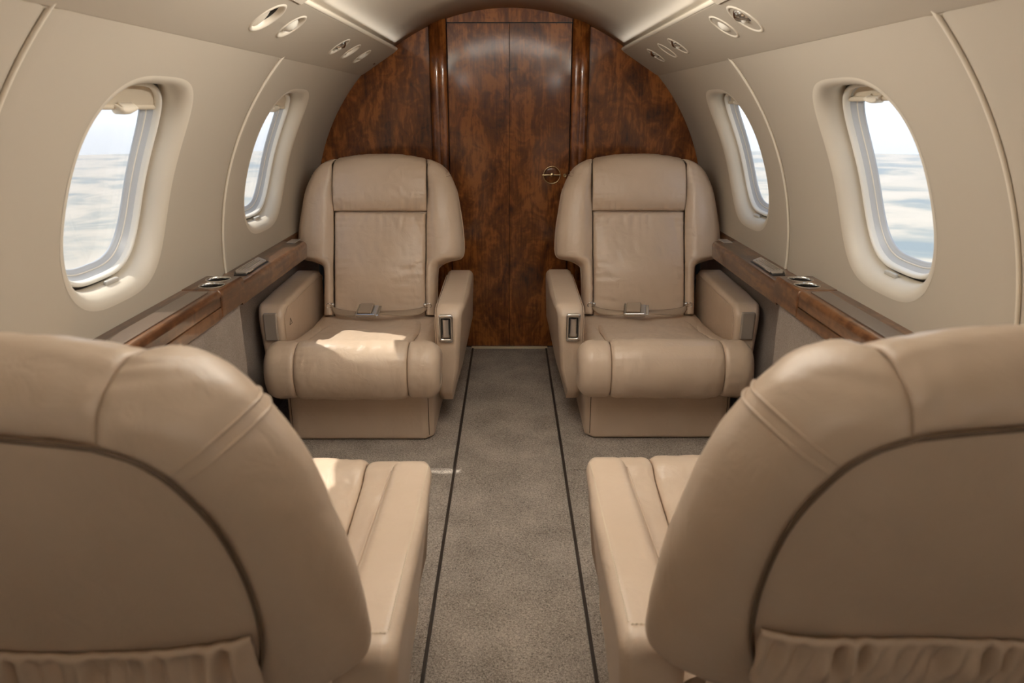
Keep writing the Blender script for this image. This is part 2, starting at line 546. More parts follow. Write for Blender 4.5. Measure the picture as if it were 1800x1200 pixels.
win_id = [0]
def window(side, yc, shade_s, word):
    win_id[0] += 1
    w_ = empty('window_%d' % win_id[0], (0, 0, 0)); tag(w_, kind='structure')
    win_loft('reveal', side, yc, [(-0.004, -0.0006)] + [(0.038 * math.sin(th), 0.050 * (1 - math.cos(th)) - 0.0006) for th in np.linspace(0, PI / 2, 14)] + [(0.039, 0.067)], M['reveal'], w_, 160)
    win_loft('gasket', side, yc, [(0.0375, 0.064), (0.040, 0.074), (0.049, 0.074)], M['gasket'], w_)
    win_loft('window_ring', side, yc, [(0.0475, 0.075), (0.0475, 0.056), (0.049, 0.052), (0.053, 0.050), (0.057, 0.052), (0.0595, 0.057), (0.0605, 0.068)], M['white_ring'], w_)
    win_loft('window_frame', side, yc, [(0.059, 0.066), (0.062, 0.068), (0.068, 0.079), (0.070, 0.080), (0.075, 0.081), (0.0775, 0.083), (0.0805, 0.087), (0.084, 0.088), (0.084, 0.093)], M['bezel'], w_)
    win_loft('seal', side, yc, [(0.0695, 0.082), (0.0705, 0.0785), (0.0725, 0.0785), (0.0735, 0.082)], M['white_ring'], w_)
    win_fill('pane', side, yc, 0.076, 0.0905, M['pane'], w_)
    sh = win_fill('shade', side, yc, 0.056, 0.072, M['shade'], w_, smin=shade_s, rows=14, cols=30)
    md = sh.modifiers.new('thickness', 'SOLIDIFY'); md.thickness = 0.006
    # bottom rail of the shade with its grip
    b_ = B_W - 0.058; a = A_W - 0.058
    hw = a * (1 - abs(shade_s / b_) ** N_W) ** (1 / N_W)
    pts = [cyl(side, yc + q * hw, shade_s, 0.068) for q in np.linspace(-0.99, 0.99, 24)]
    tube('shade_rail', pts, 0.007, M['shade'], w_, seg=10)
    P = []
    for q in np.linspace(-1, 1, 17):
        dz = 0.020 * math.sqrt(max(0, 1 - q * q))
        P.append([cyl(side, yc + 0.035 * q, shade_s + 0.010 - dz * k, 0.062 - 0.014 * math.sin(PI * k)) for k in np.linspace(0, 1.2, 8)])
    grid_obj('shade_grip', np.array(P), M['cream_gloss'], w_, solid=0.006)
    # latch on the sill
    c = Vector(cyl(side, yc + 0.03, -(B_W - 0.042), 0.040))
    ang = PHC - (B_W - 0.042) / R
    lt = rbox('shade_latch', (0.012, 0.062, 0.013), c, M['latch'], w_, 0.0045, 3, rot=(0, -side * ang, 0))
    return w_

WL = [3.045, 1.867, 0.67, -0.51, -1.69]
WR = [3.11, 1.955, 0.77, -0.41, -1.59]
SEAM_L = [Y_BULK, 2.590, 1.310, 0.09, -1.10, Y_BACK]
SEAM_R = [Y_BULK, 2.665, 1.405, 0.18, -1.01, Y_BACK]
trim_id = [0]
for side, centres, seams, nm in ((-1, WL, SEAM_L, 'wall_left'), (1, WR, SEAM_R, 'wall_right')):
    wall = empty(nm); tag(wall, kind='structure')
    for k, yc in enumerate(centres):
        wall_panel(side, yc, seams[k + 1], seams[k], wall)
        window(side, yc, -0.235 if (side < 0 and k == 2) else (0.182 if side < 0 else 0.205), '')  # unseen third left shade lowered to keep sun off the near seat
    for ys in seams[1:-1]:
        trim_id[0] += 1
        pts = [cyl(side, ys, s, 0.0015) for s in np.linspace(S_LO, S_HI, 40)]
        t = tube('trim_%d' % trim_id[0], pts, 0.0048, M['cream_gloss'], None, seg=10)
        tag(t, kind='structure')
    # upper strip behind the overhead unit, up to the headliner
    P = np.array([[(side * (R + 0.003) * math.cos(p), y, ZC + (R + 0.003) * math.sin(p)) for p in np.linspace(PSU_LO - 0.05, math.radians(60), 10)]
                  for y in (Y_BACK, Y_BULK)])
    grid_obj('upper_panel', P, M['cream'], wall)
    # lower sidewall: padded carpet panels
    xa, xb = sorted((side * 0.932, side * 0.99))
    bm = prism_bm([(xa, -0.02), (xb, -0.02), (xb, 0.70), (xa, 0.70)], 'y', 1.80, 2.405, 0.016, 4)
    bm_obj('lower_carpet_panel', bm, M['wallcarpet'], wall, True, 40)
    xa, xb = sorted((side * 1.075, side * 1.12))
    slab('lower_carpet_panel', xa, xb, Y_BACK, Y_BULK, -0.05, 0.72, M['wallcarpet'], wall)

# headliner
ceil = empty('ceiling'); tag(ceil, kind='structure')
P = np.array([[((R) * math.cos(p), y, ZC + R * math.sin(p)) for p in np.linspace(math.radians(54), math.radians(126), 60)]
              for y in np.linspace(Y_BACK, Y_BULK, 12)])
grid_obj('headliner', P, M['cream'], ceil, solid=0.01)

# ceiling lamps set flush in the headliner
m, n, l, b = new_mat('lit lamp diffuser')
b.inputs['Base Color'].default_value = (0.8, 0.76, 0.68, 1)
b.inputs['Emission Color'].default_value = (1.0, 0.95, 0.87, 1)
b.inputs['Emission Strength'].default_value = 3.7
M['diffuser'] = m
def ceiling_light(y0, y1, label):
    u = empty('ceiling_light', (0, (y0 + y1) / 2, ZC + R - 0.01))
    tag(u, label, 'ceiling lamp', 'ceiling lamps')
    off = Vector((0, -(y0 + y1) / 2, -(ZC + R - 0.01)))
    def strip(rad, a0, ya, yb, nm, mat, thick):
        P = np.array([[(rad * math.sin(a), y, ZC + rad * math.cos(a)) for a in np.linspace(-a0, a0, 24)] for y in np.linspace(ya, yb, 6)])
        o = grid_obj(nm, P, mat, u); o.location = off
        md = o.modifiers.new('thickness', 'SOLIDIFY'); md.thickness = thick; md.offset = 0
    strip(R - 0.004, 0.345, y0 - 0.015, y1 + 0.015, 'lamp_frame', M['cream_gloss'], 0.005)
    strip(R - 0.012, 0.330, y0, y1, 'diffuser', M['diffuser'], 0.006)
ceiling_light(1.0, 2.3, 'long ceiling lamp, reflected as a pale band near the top of the wooden door')

# aft wall behind the camera
bm = bmesh.new()
vs = [bm.verts.new((1.15 * math.cos(a), Y_BACK, ZC + 1.15 * math.sin(a))) for a in np.linspace(math.radians(-45), math.radians(225), 60)]
bm.faces.new(vs)
o = bm_obj('wall_rear', bm, M['wood'], None, False)
tag(o, kind='structure')

# ------------------------------------------------------------------ far bulkhead
def arch(x_):
    return ZC + math.sqrt(max(0, (R + 0.01) ** 2 - x_ * x_))

bulk = empty('wall_front'); tag(bulk, kind='structure')
slab('backing', -1.12, 1.12, Y_BULK + 0.02, Y_BULK + 0.05, -0.05, 1.86, M['black'], bulk)
def veneer(name, xs, z0, top, y, parent, mat, thick=0.03):
    poly = [(xs[0], z0), (xs[-1], z0)] + [(q, top(q)) for q in xs[::-1]]
    bm = prism_bm(poly, 'y', y, y + thick, 0.0022, 2)
    return bm_obj(name, bm, mat, parent, True, 30)
for sgn in (-1, 1):
    xs = sorted(sgn * q for q in np.linspace(0.413, 1.048, 40))
    veneer('side_panel', xs, 0.0, arch, Y_BULK - 0.004, bulk, M['wood'])
    # pilaster with two beads
    prof = []
    for q in np.linspace(0, 1, 41):
        xx = 0.327 + 0.079 * q
        bead = 0.0
        for c, r_ in ((0.30, 0.165), (0.70, 0.165)):
            dq = abs(q - c) / r_
            if dq < 1:
                bead = max(bead, 0.012 * math.sqrt(1 - dq * dq))
        prof.append((sgn * xx, Y_BULK - 0.010 - bead))
    P = np.array([[(px, py, z) for z in np.linspace(0.0, arch(px), 8)] for px, py in prof])
    Pb = P.copy()
    o = grid_obj('pilaster', P, M['wood'], bulk, flip=(sgn > 0))
    md = o.modifiers.new('thickness', 'SOLIDIFY'); md.thickness = 0.02; md.offset = -1
veneer('header_panel', list(np.linspace(-0.320, 0.320, 30)), 1.742, arch, Y_BULK - 0.004, bulk, M['wood'])

door = empty('door_1', (0, Y_BULK, 0)); tag(door, kind='structure')
o = bm_obj('door_leaf', prism_bm([(-0.319, 0.012), (-0.0008, 0.012), (-0.0008, 1.737), (-0.319, 1.737)], 'y', -0.008, 0.02, 0.002, 2), M['wood'], door, True, 30)
o = bm_obj('door_leaf', prism_bm([(0.0008, 0.012), (0.319, 0.012), (0.319, 1.737), (0.0008, 1.737)], 'y', -0.008, 0.02, 0.0012, 2), M['wood'], door, True, 30)
# ring pull with a bar and hub
hx, hz = 0.229, 0.984
hd = empty('door_handle', (hx, -0.012, hz)); hd.parent = door
cpts = [(0.045 * math.cos(a), -0.004, 0.045 * math.sin(a)) for a in np.linspace(0, 2 * PI, 48, endpoint=False)]
tube('ring', cpts, 0.0032, M['brass'], hd, closed=True)
rbox('bar', (0.100, 0.006, 0.007), (-0.003, -0.006, 0.0), M['brass'], hd, 0.002, 2)
disc_lathe('hub', [(0, -0.004), (0.009, -0.004), (0.012, -0.001), (0.012, 0.012)], M['brass'], hd, Matrix.Translation((0, -0.010, 0)) @ Matrix.Rotation(-PI / 2, 4, 'X'))
disc_lathe('dish', [(0, 0.0), (0.030, 0.0), (0.044, 0.003), (0.046, 0.006)], M['wood'], hd, Matrix.Translation((0, 0.001, 0)) @ Matrix.Rotation(-PI / 2, 4, 'X'))
disc_lathe('door_lock', [(0, 0.0), (0.004, 0.0), (0.005, -0.004), (0.0095, -0.004), (0.0105, 0.0), (0.0105, 0.006)], M['brass'], door,
           Matrix.Translation((0.300, -0.010, 0.981)) @ Matrix.Rotation(-PI / 2, 4, 'X'))
t = rbox('trim_90', (0.44, 0.022, 0.012), (0, Y_BULK - 0.022, 0.006), M['sill'], None, 0.003, 2)
tag(t, kind='structure')

# ------------------------------------------------------------------ overhead service units
def overhead(side, label, circles):
    u = empty('overhead_unit', (side * 0.68, 0, 1.56))
    tag(u, label, 'overhead panel', 'overhead service units along the ceiling')
    tx, tz = 0.19 * side, -0.12
    L_ = math.hypot(tx, tz); tx /= L_; tz /= L_
    nx, nz = (-side * 0.12 / L_, -0.19 / L_)          # faces down and into the cabin
    mtx = Matrix(((tx, 0, nx, 0), (0, 1, 0, 0), (tz, 0, nz, 0), (0, 0, 0, 1)))   # local: w, y, out
    # outline with rounded far corners, holes for the round fixtures cut by a polar strip around each
    w2 = 0.118
    bmp = []
    y1 = Y_BULK - 0.018
    def corner(cx, cy, a0, a1, r_=0.03, k=8):
        return [(cx + r_ * math.cos(a), cy + r_ * math.sin(a)) for a in np.linspace(a0, a1, k)]
    outline = [(-w2, Y_BACK), (w2, Y_BACK)] + corner(w2 - 0.03, y1 - 0.03, 0, PI / 2) + corner(-w2 + 0.03, y1 - 0.03, PI / 2, PI)
    bm = prism_bm(outline, 'z', -0.05, 0.018, 0.0, 3)
    # soften the visible edge
    ed = [e_ for e_ in bm.edges if all(abs(v.co.z - 0.018) < 1e-6 for v in e_.verts)]
    bmesh.ops.bevel(bm, geom=ed, offset=0.010, segments=4, affect='EDGES', profile=0.5)
    bmesh.ops.transform(bm, matrix=mtx, verts=bm.verts)
    body = bm_obj('unit_body', bm, M['cream'], u, True, 40)
    # cut round wells
    cutters = []
    for (yy, ww, rr, kind) in circles:
        bm = bmesh.new()
        bmesh.ops.create_cone(bm, cap_ends=True, segments=48, radius1=rr, radius2=rr, depth=0.08)
        bmesh.ops.transform(bm, matrix=mtx @ Matrix.Translation((ww, yy, 0.028)), verts=bm.verts)
        me = bpy.data.meshes.new('cut'); bm.to_mesh(me); bm.free()
        c = bpy.data.objects.new('cut', me); COL.objects.link(c); c.parent = u
        cutters.append(c)
    for c in cutters:
        md = body.modifiers.new('well', 'BOOLEAN'); md.operation = 'DIFFERENCE'; md.object = c; md.solver = 'EXACT'
    bpy.context.view_layer.update()
    dg = bpy.context.evaluated_depsgraph_get()
    nm = bpy.data.meshes.new_from_object(body.evaluated_get(dg))
    body.modifiers.clear()
    body.data = nm
    nm.polygons.foreach_set('use_smooth', [True] * len(nm.polygons))
    nm.set_sharp_from_angle(angle=math.radians(35))
    md = body.modifiers.new('weighted', 'WEIGHTED_NORMAL'); md.weight = 100; md.keep_sharp = True
    for c in cutters:
        bpy.data.objects.remove(c)
    for (yy, ww, rr, kind) in circles:
        base = mtx @ Matrix.Translation((ww, yy, 0.018))
        f = empty({'light': 'reading_light', 'air': 'air_vent', 'lamp': 'dome_lamp', 'blank': 'blank_plate', 'slot': 'slot_vent'}[kind]); f.parent = u
        f.matrix_local = Matrix.Identity(4)
        ring = [(rr * 0.80, -0.012), (rr * 0.86, -0.003), (rr * 0.95, 0.0025), (rr * 1.04, 0.0025), (rr * 1.10, 0.0)]
        disc_lathe('trim_ring', ring, M['cream_gloss'], f, base)
        dish = [(0.0, -0.024), (rr * 0.5, -0.022), (rr * 0.80, -0.012)]
        tilt = Matrix.Rotation(math.radians(24), 4, 'Y')
        if kind == 'light':
            disc_lathe('dish', [(0.0, -0.034), (rr * 0.6, -0.030), (rr * 0.84, -0.008)], M['black'], f, base)
            disc_lathe('lamp_ball', [(0, 0.006), (rr * 0.22, 0.004), (rr * 0.42, 0.006), (rr * 0.56, 0.000), (rr * 0.66, -0.012), (rr * 0.66, -0.03)], M['chrome'], f, base @ tilt)
            disc_lathe('bulb', [(0, 0.012), (rr * 0.14, 0.009), (rr * 0.2, 0.003)], M['lens'], f, base @ tilt)
        elif kind == 'lamp':
            disc_lathe('dish', dish, M['shade'], f, base)
            disc_lathe('gap_ring', [(rr * 0.60, -0.014), (rr * 0.68, -0.010), (rr * 0.72, -0.016)], M['black'], f, base)
            disc_lathe('lens_dome', [(0, 0.010), (rr * 0.3, 0.007), (rr * 0.52, -0.002), (rr * 0.64, -0.016)], M['lens'], f, base)
        elif kind == 'blank':
            disc_lathe('dish', [(0, -0.006), (rr * 0.6, -0.007), (rr * 0.82, -0.010)], M['cream_gloss'], f, base)
            disc_lathe('button', [(0, -0.001), (rr * 0.1, -0.002), (rr * 0.12, -0.007)], M['brushed'], f, base @ Matrix.Translation((rr * 0.55, 0, 0)))
        else:
            disc_lathe('dish', [(0.0, -0.034), (rr * 0.6, -0.030), (rr * 0.82, -0.010)], M['black'], f, base)
            disc_lathe('vent_flap', [(0, 0.002), (rr * 0.4, 0.000), (rr * 0.66, -0.004), (rr * 0.74, -0.014)], M['cream_gloss'], f,
                       base @ Matrix.Translation((rr * 0.26, 0, -0.008)) @ Matrix.Rotation(math.radians(-10), 4, 'Y'))
    for ww, rb in ((w2 - 0.002, 0.0065), (-w2 + 0.003, 0.0085)):
        tube('edge_bead', [tuple(mtx @ Vector((ww, yy, 0.010))) for yy in np.linspace(Y_BACK, y1 - 0.028, 40)], rb, M['cream_gloss'], u, seg=12)
    # added trough to house the unseen fill lamps along the upper edge
    o = rbox('fill_trough', (0.006, 4.36, 0.05), (0, 0, 0), M['cream_gloss'], u, 0.002, 2)
    o.matrix_local = mtx @ Matrix.Translation((-0.150, 0.0, 0.0))
    o = rbox('fill_trough_floor', (0.05, 4.36, 0.006), (0, 0, 0), M['cream_gloss'], u, 0.002, 2)
    o.matrix_local = mtx @ Matrix.Translation((-0.132, 0.0, 0.020))
    if side < 0:
        # small dark pictogram plate near the end
        o = rbox('sign_plate', (0.010, 0.030, 0.002), (0, 0, 0), M['lid'], u, 0.0005, 1)
        o.matrix_local = mtx @ Matrix.Translation((0.012, 3.86, 0.0185))
    # body coordinates are relative to the unit's own empty
    return u

overhead(-1, 'cream overhead service panel above the left windows', [
    (2.105, -0.023, 0.056, 'slot'), (2.325, -0.023, 0.050, 'lamp'), (2.990, -0.014, 0.046, 'light'), (3.215, -0.011, 0.046, 'blank'), (3.470, -0.006, 0.046, 'lamp')])
overhead(1, 'cream overhead service panel above the right windows', [
    (2.150, -0.026, 0.056, 'light'), (2.350, -0.027, 0.050, 'lamp'), (2.995, -0.020, 0.046, 'light'), (3.205, -0.017, 0.046, 'blank'), (3.460, -0.013, 0.046, 'light')])

# ------------------------------------------------------------------ side ledges
def ledge(side, word):
    u = empty('side_ledge', (side * 0.98, 1.0, 0.0))
    off = Vector((-side * 0.98, -1.0, 0.0))
    tag(u, 'glossy brown wooden side ledge with two cup holders under the %s windows' % word, 'ledge', 'side ledges')
    f = lambda x_: side * x_
    def sh(o):
        o.location = off
        return o
    zt = 0.775
    # near box with bullnose top edge and split front
    def prof(front, zb, ztop, back=1.052):
        pts = [(back, ztop), (front + 0.016, ztop)]
        for a in np.linspace(90, 0, 8)[1:]:
            pts.append((front + 0.016 - 0.016 * math.cos(math.radians(a)), ztop - 0.022 + 0.022 * math.sin(math.radians(a))))
        pts += [(front + 0.002, zb + 0.034)]
        pts += [(front + 0.004, zb), (back, zb)]
        return [(f(a_), b_) for a_, b_ in pts]
    sh(bm_obj('table_box', prism_bm(prof(0.920, 0.722, zt), 'y', 1.62, 2.216, 0.0015, 2), M['ledgewood'], u, True, 35))
    sh(bm_obj('drawer_front', prism_bm([(f(0.922), 0.683), (f(0.922), 0.719), (f(1.05), 0.719), (f(1.05), 0.683)], 'y', 1.62, 2.216, 0.002, 2), M['ledgewood'], u, True, 35))
    cup = sh(bm_obj('cup_block', prism_bm(prof(0.918, 0.683, zt + 0.001), 'y', 2.219, 2.425, 0.006, 3), M['ledgewood'], u, True, 35))
    # long lid set in the top
    sh(bm_obj('lid', prism_bm([(f(0.945), 0.7735), (f(1.004), 0.7735), (f(1.004), 0.7785), (f(0.945), 0.7785)], 'y', 1.66, 2.185, 0.0015, 2), M['lid'], u, True, 35))
    cups = [(0.972, 2.283), (0.985, 2.372)]
    cuts = []
    for cx, cy in cups:
        bm = bmesh.new()
        bmesh.ops.create_cone(bm, cap_ends=True, segments=48, radius1=0.0385, radius2=0.0385, depth=0.12)
        bmesh.ops.translate(bm, vec=(f(cx), cy, 0.775), verts=bm.verts)
        me = bpy.data.meshes.new('cut'); bm.to_mesh(me); bm.free()
        c = bpy.data.objects.new('cut', me); COL.objects.link(c); c.parent = u; c.location = off
        cuts.append(c)
        md = cup.modifiers.new('well', 'BOOLEAN'); md.operation = 'DIFFERENCE'; md.object = c; md.solver = 'EXACT'
    bpy.context.view_layer.update()
    nm = bpy.data.meshes.new_from_object(cup.evaluated_get(bpy.context.evaluated_depsgraph_get()))
    cup.modifiers.clear(); cup.data = nm
    nm.polygons.foreach_set('use_smooth', [True] * len(nm.polygons)); nm.set_sharp_from_angle(angle=math.radians(35))
    for c in cuts:
        bpy.data.objects.remove(c)
    for cx, cy in cups:
        ch = empty('cup_holder'); ch.parent = u; ch.location = off
        mt = Matrix.Translation((f(cx), cy, zt))
        disc_lathe('rim', [(0.0365, -0.004), (0.0370, 0.001), (0.0385, 0.0028), (0.0405, 0.0028), (0.0420, 0.0012)], M['chrome'], ch, mt)
        disc_lathe('well', [(0.0, -0.055), (0.034, -0.055), (0.0365, -0.050), (0.0370, 0.0)], M['cupwell'], ch, mt)
    # lower rail running on to the bulkhead
    sh(bm_obj('rail', prism_bm(prof(0.928, 0.672, 0.748), 'y', 2.425, 3.26, 0.0015, 2), M['ledgewood'], u, True, 35))
    for ya, yb in ((3.262, Y_BULK - 0.006), (Y_BACK, 1.618)):
        sh(bm_obj('wall_rail', prism_bm(prof(1.028, 0.672, 0.748), 'y', ya, yb, 0.0015, 2), M['ledgewood'], u, True, 35))
    # ashtray with a ribbed clear lid in the rail
    at = empty('ashtray'); at.parent = u; at.location = off
    bm = prism_bm([(f(0.955), 2.545), (f(0.955), 2.80), (f(1.006), 2.86), (f(1.018), 2.86), (f(1.018), 2.60), (f(1.0), 2.545)], 'z', 0.746, 0.750, 0.0015, 2)
    bm_obj('tray_plate', bm, M['black'], at, True, 35)
    bm = prism_bm([(f(0.960), 2.565), (f(0.960), 2.79), (f(1.006), 2.845), (f(1.013), 2.845), (f(1.013), 2.60), (f(0.998), 2.565)], 'z', 0.749, 0.758, 0.003, 3)
    bm_obj('tray_lid', bm, M['brushed'], at, True, 35)
    for k in range(4):
        rbox('rib', (0.004, 0.17, 0.004), (f(0.968 + 0.011 * k), 2.69, 0.759), M['chrome'], at, 0.0012, 2)
    rbox('tab', (0.008, 0.05, 0.006), (f(0.957), 2.60, 0.755), M['chrome'], at, 0.002, 2)
    sp = sh(rbox('switch_plate', (0.040, 0.09, 0.004), (f(0.985), 3.25, 0.750), M['brushed'], u, 0.0015, 2))
    return u
ledge(-1, 'left'); ledge(1, 'right')

# ================================================================== seats
AL = math.radians(18)
BO0 = np.array([0, 0.70, 0.36])
ET = np.array([0, math.sin(AL), math.cos(AL)])
EN = np.array([0, -math.cos(AL), math.sin(AL)])
BO = [BO0]
def bp(x_, t, d):
    return BO[0] + np.array([x_, 0, 0]) + ET * t + EN * d

OUTL = [(0.270, 0.02), (0.272, 0.22), (0.285, 0.262), (0.330, 0.283), (0.380, 0.296), (0.396, 0.320), (0.398, 0.37), (0.393, 0.45), (0.381, 0.53),
        (0.367, 0.61), (0.348, 0.668), (0.319, 0.722), (0.282, 0.755), (0.247, 0.771), (0.228, 0.778)]
LEATHER_REF = [0, 0.85, 0.5]

def fold_set(seed, sx):
    g_ = np.random.default_rng(seed)
    f = []
    for k in range(9):                     # gathers hanging from the headrest seam
        x_ = -0.15 + 0.30 * k / 8 + g_.normal() * 0.012
        f.append((x_, 0.515, x_ + x_ * 0.25 + g_.normal() * 0.02, 0.515 - 0.05 - 0.09 * g_.random(), 0.006 + 0.004 * g_.random(), -0.0028 * (0.5 + g_.random())))
    for k in range(8):                     # drag lines running into the lower aisle corner
        y_ = 0.06 + 0.035 * k
        f.append((sx * 0.215, y_, sx * (0.215 - 0.10 - 0.10 * g_.random()), y_ + 0.03 - 0.10 * g_.random(), 0.006 + 0.005 * g_.random(), -0.0030 * (0.4 + g_.random())))
    for k in range(6):
        y_ = 0.08 + 0.05 * k
        f.append((-sx * 0.215, y_, -sx * (0.215 - 0.05 - 0.05 * g_.random()), y_ - 0.02 + 0.03 * g_.random(), 0.005, -0.0020 * (0.4 + g_.random())))
    return f
PADF = {1: fold_set(3, 1), -1: fold_set(8, -1)}

def make_seat(sg, name, back_dy=0.0, arm_in=0.314, arm_out=0.441, notch=0.0):
    """sg = +1 when the aisle lies on the local +x side; the seat faces local -y"""
    u = empty(name)
    BO[0] = BO0 + np.array([0, back_dy, 0])
    dyv = np.array([0, back_dy, 0])
    LEATHER_REF = [0, 0.85 + back_dy, 0.5]
    L = M['leather']
    # ---------------- base
    bx = [(-0.305, 0.16), (-0.27, 0.125), (0.27, 0.125), (0.305, 0.16), (0.305, 0.80), (-0.305, 0.80)]
    base = bm_obj('base', prism_bm(bx, 'z', 0.002, 0.215, 0.016, 4), L, u, True, 50)
    for q in (-1, 1):
        tube('seam', [(q * 0.284, 0.1385, z) for z in np.linspace(0.02, 0.20, 8)], 0.0018, M['leather_dark'], base, seg=6)
    # ---------------- seat cushion
    prof_all = [(0.78, 0.372), (0.6, 0.372), (0.42, 0.386), (0.27, 0.404), (0.165, 0.420)]
    roll = [(0.165, 0.420), (0.115, 0.440), (0.060, 0.430), (0.018, 0.388), (0.0, 0.325), (0.010, 0.265), (0.040, 0.226), (0.12, 0.205)]
    top = catmull(prof_all, 60); rl = catmull(roll, 60)
    ref = [0, 0.4, 0.2]
    xs = (cosspace(56) * 2 - 1) * 0.222
    sections = (('seat_pad', np.vstack([top, rl[1:]]), (0.012, 0.012, 0, 0), (0.0016, 0.0016, 0, 0)),) if back_dy else (('seat_pad', top, (0.012, 0.012, 0.0, 0.005 if back_dy else 0.015), (0.0016, 0.0016, 0, 0.0012)),
                              ('front_roll', rl, (0.012, 0.012, 0.005 if back_dy else 0.015, 0.0), (0.0012, 0.0012, 0.002, 0.0)))
    for nm, pr, pil, puck in sections:
        P = np.array([[(x_, y_, z_) for y_, z_ in pr] for x_ in xs])
        patch(nm, P, u, L, ref, pil, 0.026, puck, 0.026, 0.0026, crown=0.010, seed=11 if nm == 'seat_pad' else 12)
    whole = np.vstack([catmull(prof_all + roll[1:], 110)])
    T = np.gradient(whole, axis=0); T /= np.linalg.norm(T, axis=1)[:, None]
    Nn = np.stack([-T[:, 1], T[:, 0]], 1)
    if Nn[0, 1] < 0: Nn = -Nn
    for q in (-1, 1):
        P = np.zeros((44, len(whole), 3))
        for j in range(len(whole)):
            y_, z_ = whole[j]
            k = np.clip((y_ - 0.17) / 0.07, 0, 1); k = k * k * (3 - 2 * k)
            wo = 0.347 - 0.040 * k
            r_ = 0.055
            flat = wo - r_ - 0.222
            tot = flat + r_ * PI / 2 + 0.05
            for i, a in enumerate(cosspace(44)):
                s_ = a * tot
                if s_ < flat: x_, o_ = 0.222 + s_, 0.0
                elif s_ < flat + r_ * PI / 2:
                    th = (s_ - flat) / r_
                    x_, o_ = wo - r_ + r_ * math.sin(th), -r_ * (1 - math.cos(th))
                else:
                    kq = (s_ - flat - r_ * PI / 2) / 0.05
                    ey, ez = y_ + Nn[j, 0] * -r_, z_ + Nn[j, 1] * -r_
                    ty, tz = min(max(ey, 0.11), 0.74), 0.318
                    P[i, j] = (q * wo, ey + (ty - ey) * kq, ez + (tz - ez) * kq)
                    continue
                P[i, j] = (q * x_, y_ + Nn[j, 0] * o_, z_ + Nn[j, 1] * o_)
        patch('seat_bolster', P, u, L, ref, (0.012, 0, 0, 0), 0.022, (0.0014, 0, 0, 0), 0.028, 0.0014, seed=20 + q, thick=0)
    # filler block under the pads so the cushion is solid
    rbox('cushion_core', (0.58, 0.66, 0.17), (0, 0.42, 0.29), L, u, 0.05, 4)
    # ---------------- backrest
    # centre pad
    tt = cosspace(70) * 0.514
    P = np.array([[bp(x_, t, 0.022 * math.sin(PI * min(1, t / 0.42)) ** 2 * (1 - (x_ / 0.27) ** 2)) for t in tt] for x_ in (cosspace(56) * 2 - 1) * 0.220])
    patch('back_pad', P, u, L, LEATHER_REF, (0.013, 0.013, 0.018, 0.014), 0.022, (0.0024, 0.0024, 0.001, 0.0055), 0.034, 0.0022, crown=0.014, seed=3, folds=PADF[sg])
    # headrest: up the front, over the top and down to the rear seam
    hv = catmull([(0.514, 0.0), (0.575, 0.030), (0.68, 0.034), (0.755, 0.018), (0.797, -0.032), (0.797, -0.075), (0.780, -0.108), (0.752, -0.125)], 84)
    sv_ = np.linspace(0, 1, 84)
    P = np.zeros((60, 84, 3))
    for i, a in enumerate(cosspace(60) * 2 - 1):
        for j in range(84):
            t, d_ = hv[j]
            wx = 0.224 - 0.020 * np.clip((sv_[j] - 0.6) / 0.4, 0, 1)
            drop = 0.019 * a * a * np.clip((sv_[j] - 0.2) / 0.4, 0, 1)
            P[i, j] = bp(a * wx, t - drop, d_ - 0.008 * a * a * (1 - np.clip((sv_[j] - 0.6) / 0.4, 0, 1)))
    side_edge = [(wx_, t_, d_) for wx_, t_, d_ in [(0.224 - 0.020 * np.clip((sv_[j] - 0.6) / 0.4, 0, 1), hv[j][0] - 0.019 * np.clip((sv_[j] - 0.2) / 0.4, 0, 1), hv[j][1] - 0.008 * (1 - np.clip((sv_[j] - 0.6) / 0.4, 0, 1))) for j in range(int(np.argmin([abs(hv[k_][0] - 0.019 * np.clip((sv_[k_] - 0.2) / 0.4, 0, 1) - 0.741) if hv[k_][1] > -0.01 else 9 for k_ in range(84)])), 84)]]
    side_edge = catmull(side_edge, 56)
    patch('headrest', P, u, L, LEATHER_REF, (0.005, 0.005, 0.016, 0.004), 0.022, (0.0010, 0.0010, 0.0026, 0.0010), 0.030, 0.0022, crown=0.006, seed=4)
    # side bolsters, from the front seam round the edge to the rear piping
    out = catmull([(a_, b_ - notch * max(0, min(1, (0.45 - b_) / 0.12)) * min(1, b_ / 0.2)) for a_, b_ in OUTL], 96)
    rear = catmull([(0.235, 0.02), (0.240, 0.24), (0.270, 0.31), (0.296, 0.40), (0.304, 0.50), (0.296, 0.60), (0.270, 0.675), (0.240, 0.714), (0.204, 0.733)], 96)
    for s_ in (-1, 1):
        P = np.zeros((len(out), 56, 3))
        for k in range(len(out)):
            xo, to = out[k]
            xf = 0.216 + 0.008 * np.clip((to - 0.45) / 0.3, 0, 1)
            xf = min(xf, xo - 0.004)
            xr, tr_ = rear[k]
            q = np.clip((to - 0.58) / 0.188, 0, 1); q = q * q * (3 - 2 * q)
            tf = to - 0.036 * q
            mixp = lambda w_: (xf + w_ * (xo - xf), tf + w_ * (to - tf))
            c = catmull([(*mixp(0), 0.020 * q), (*mixp(0.30), 0.034 - 0.010 * q), (*mixp(0.74), 0.024 - 0.012 * q), (*mixp(0.97), -0.010 - 0.010 * q), (xo, to, -0.055),
                         (xo * 0.6 + xr * 0.4, to * 0.6 + tr_ * 0.4, -0.105), (xr, tr_, -0.125)], 56)
            c = c + (side_edge - c) * np.clip((k / (len(out) - 1) - 0.90) / 0.10, 0, 1) ** 2
            for j in range(56):
                P[k, j] = bp(s_ * c[j, 0], c[j, 1], c[j, 2])
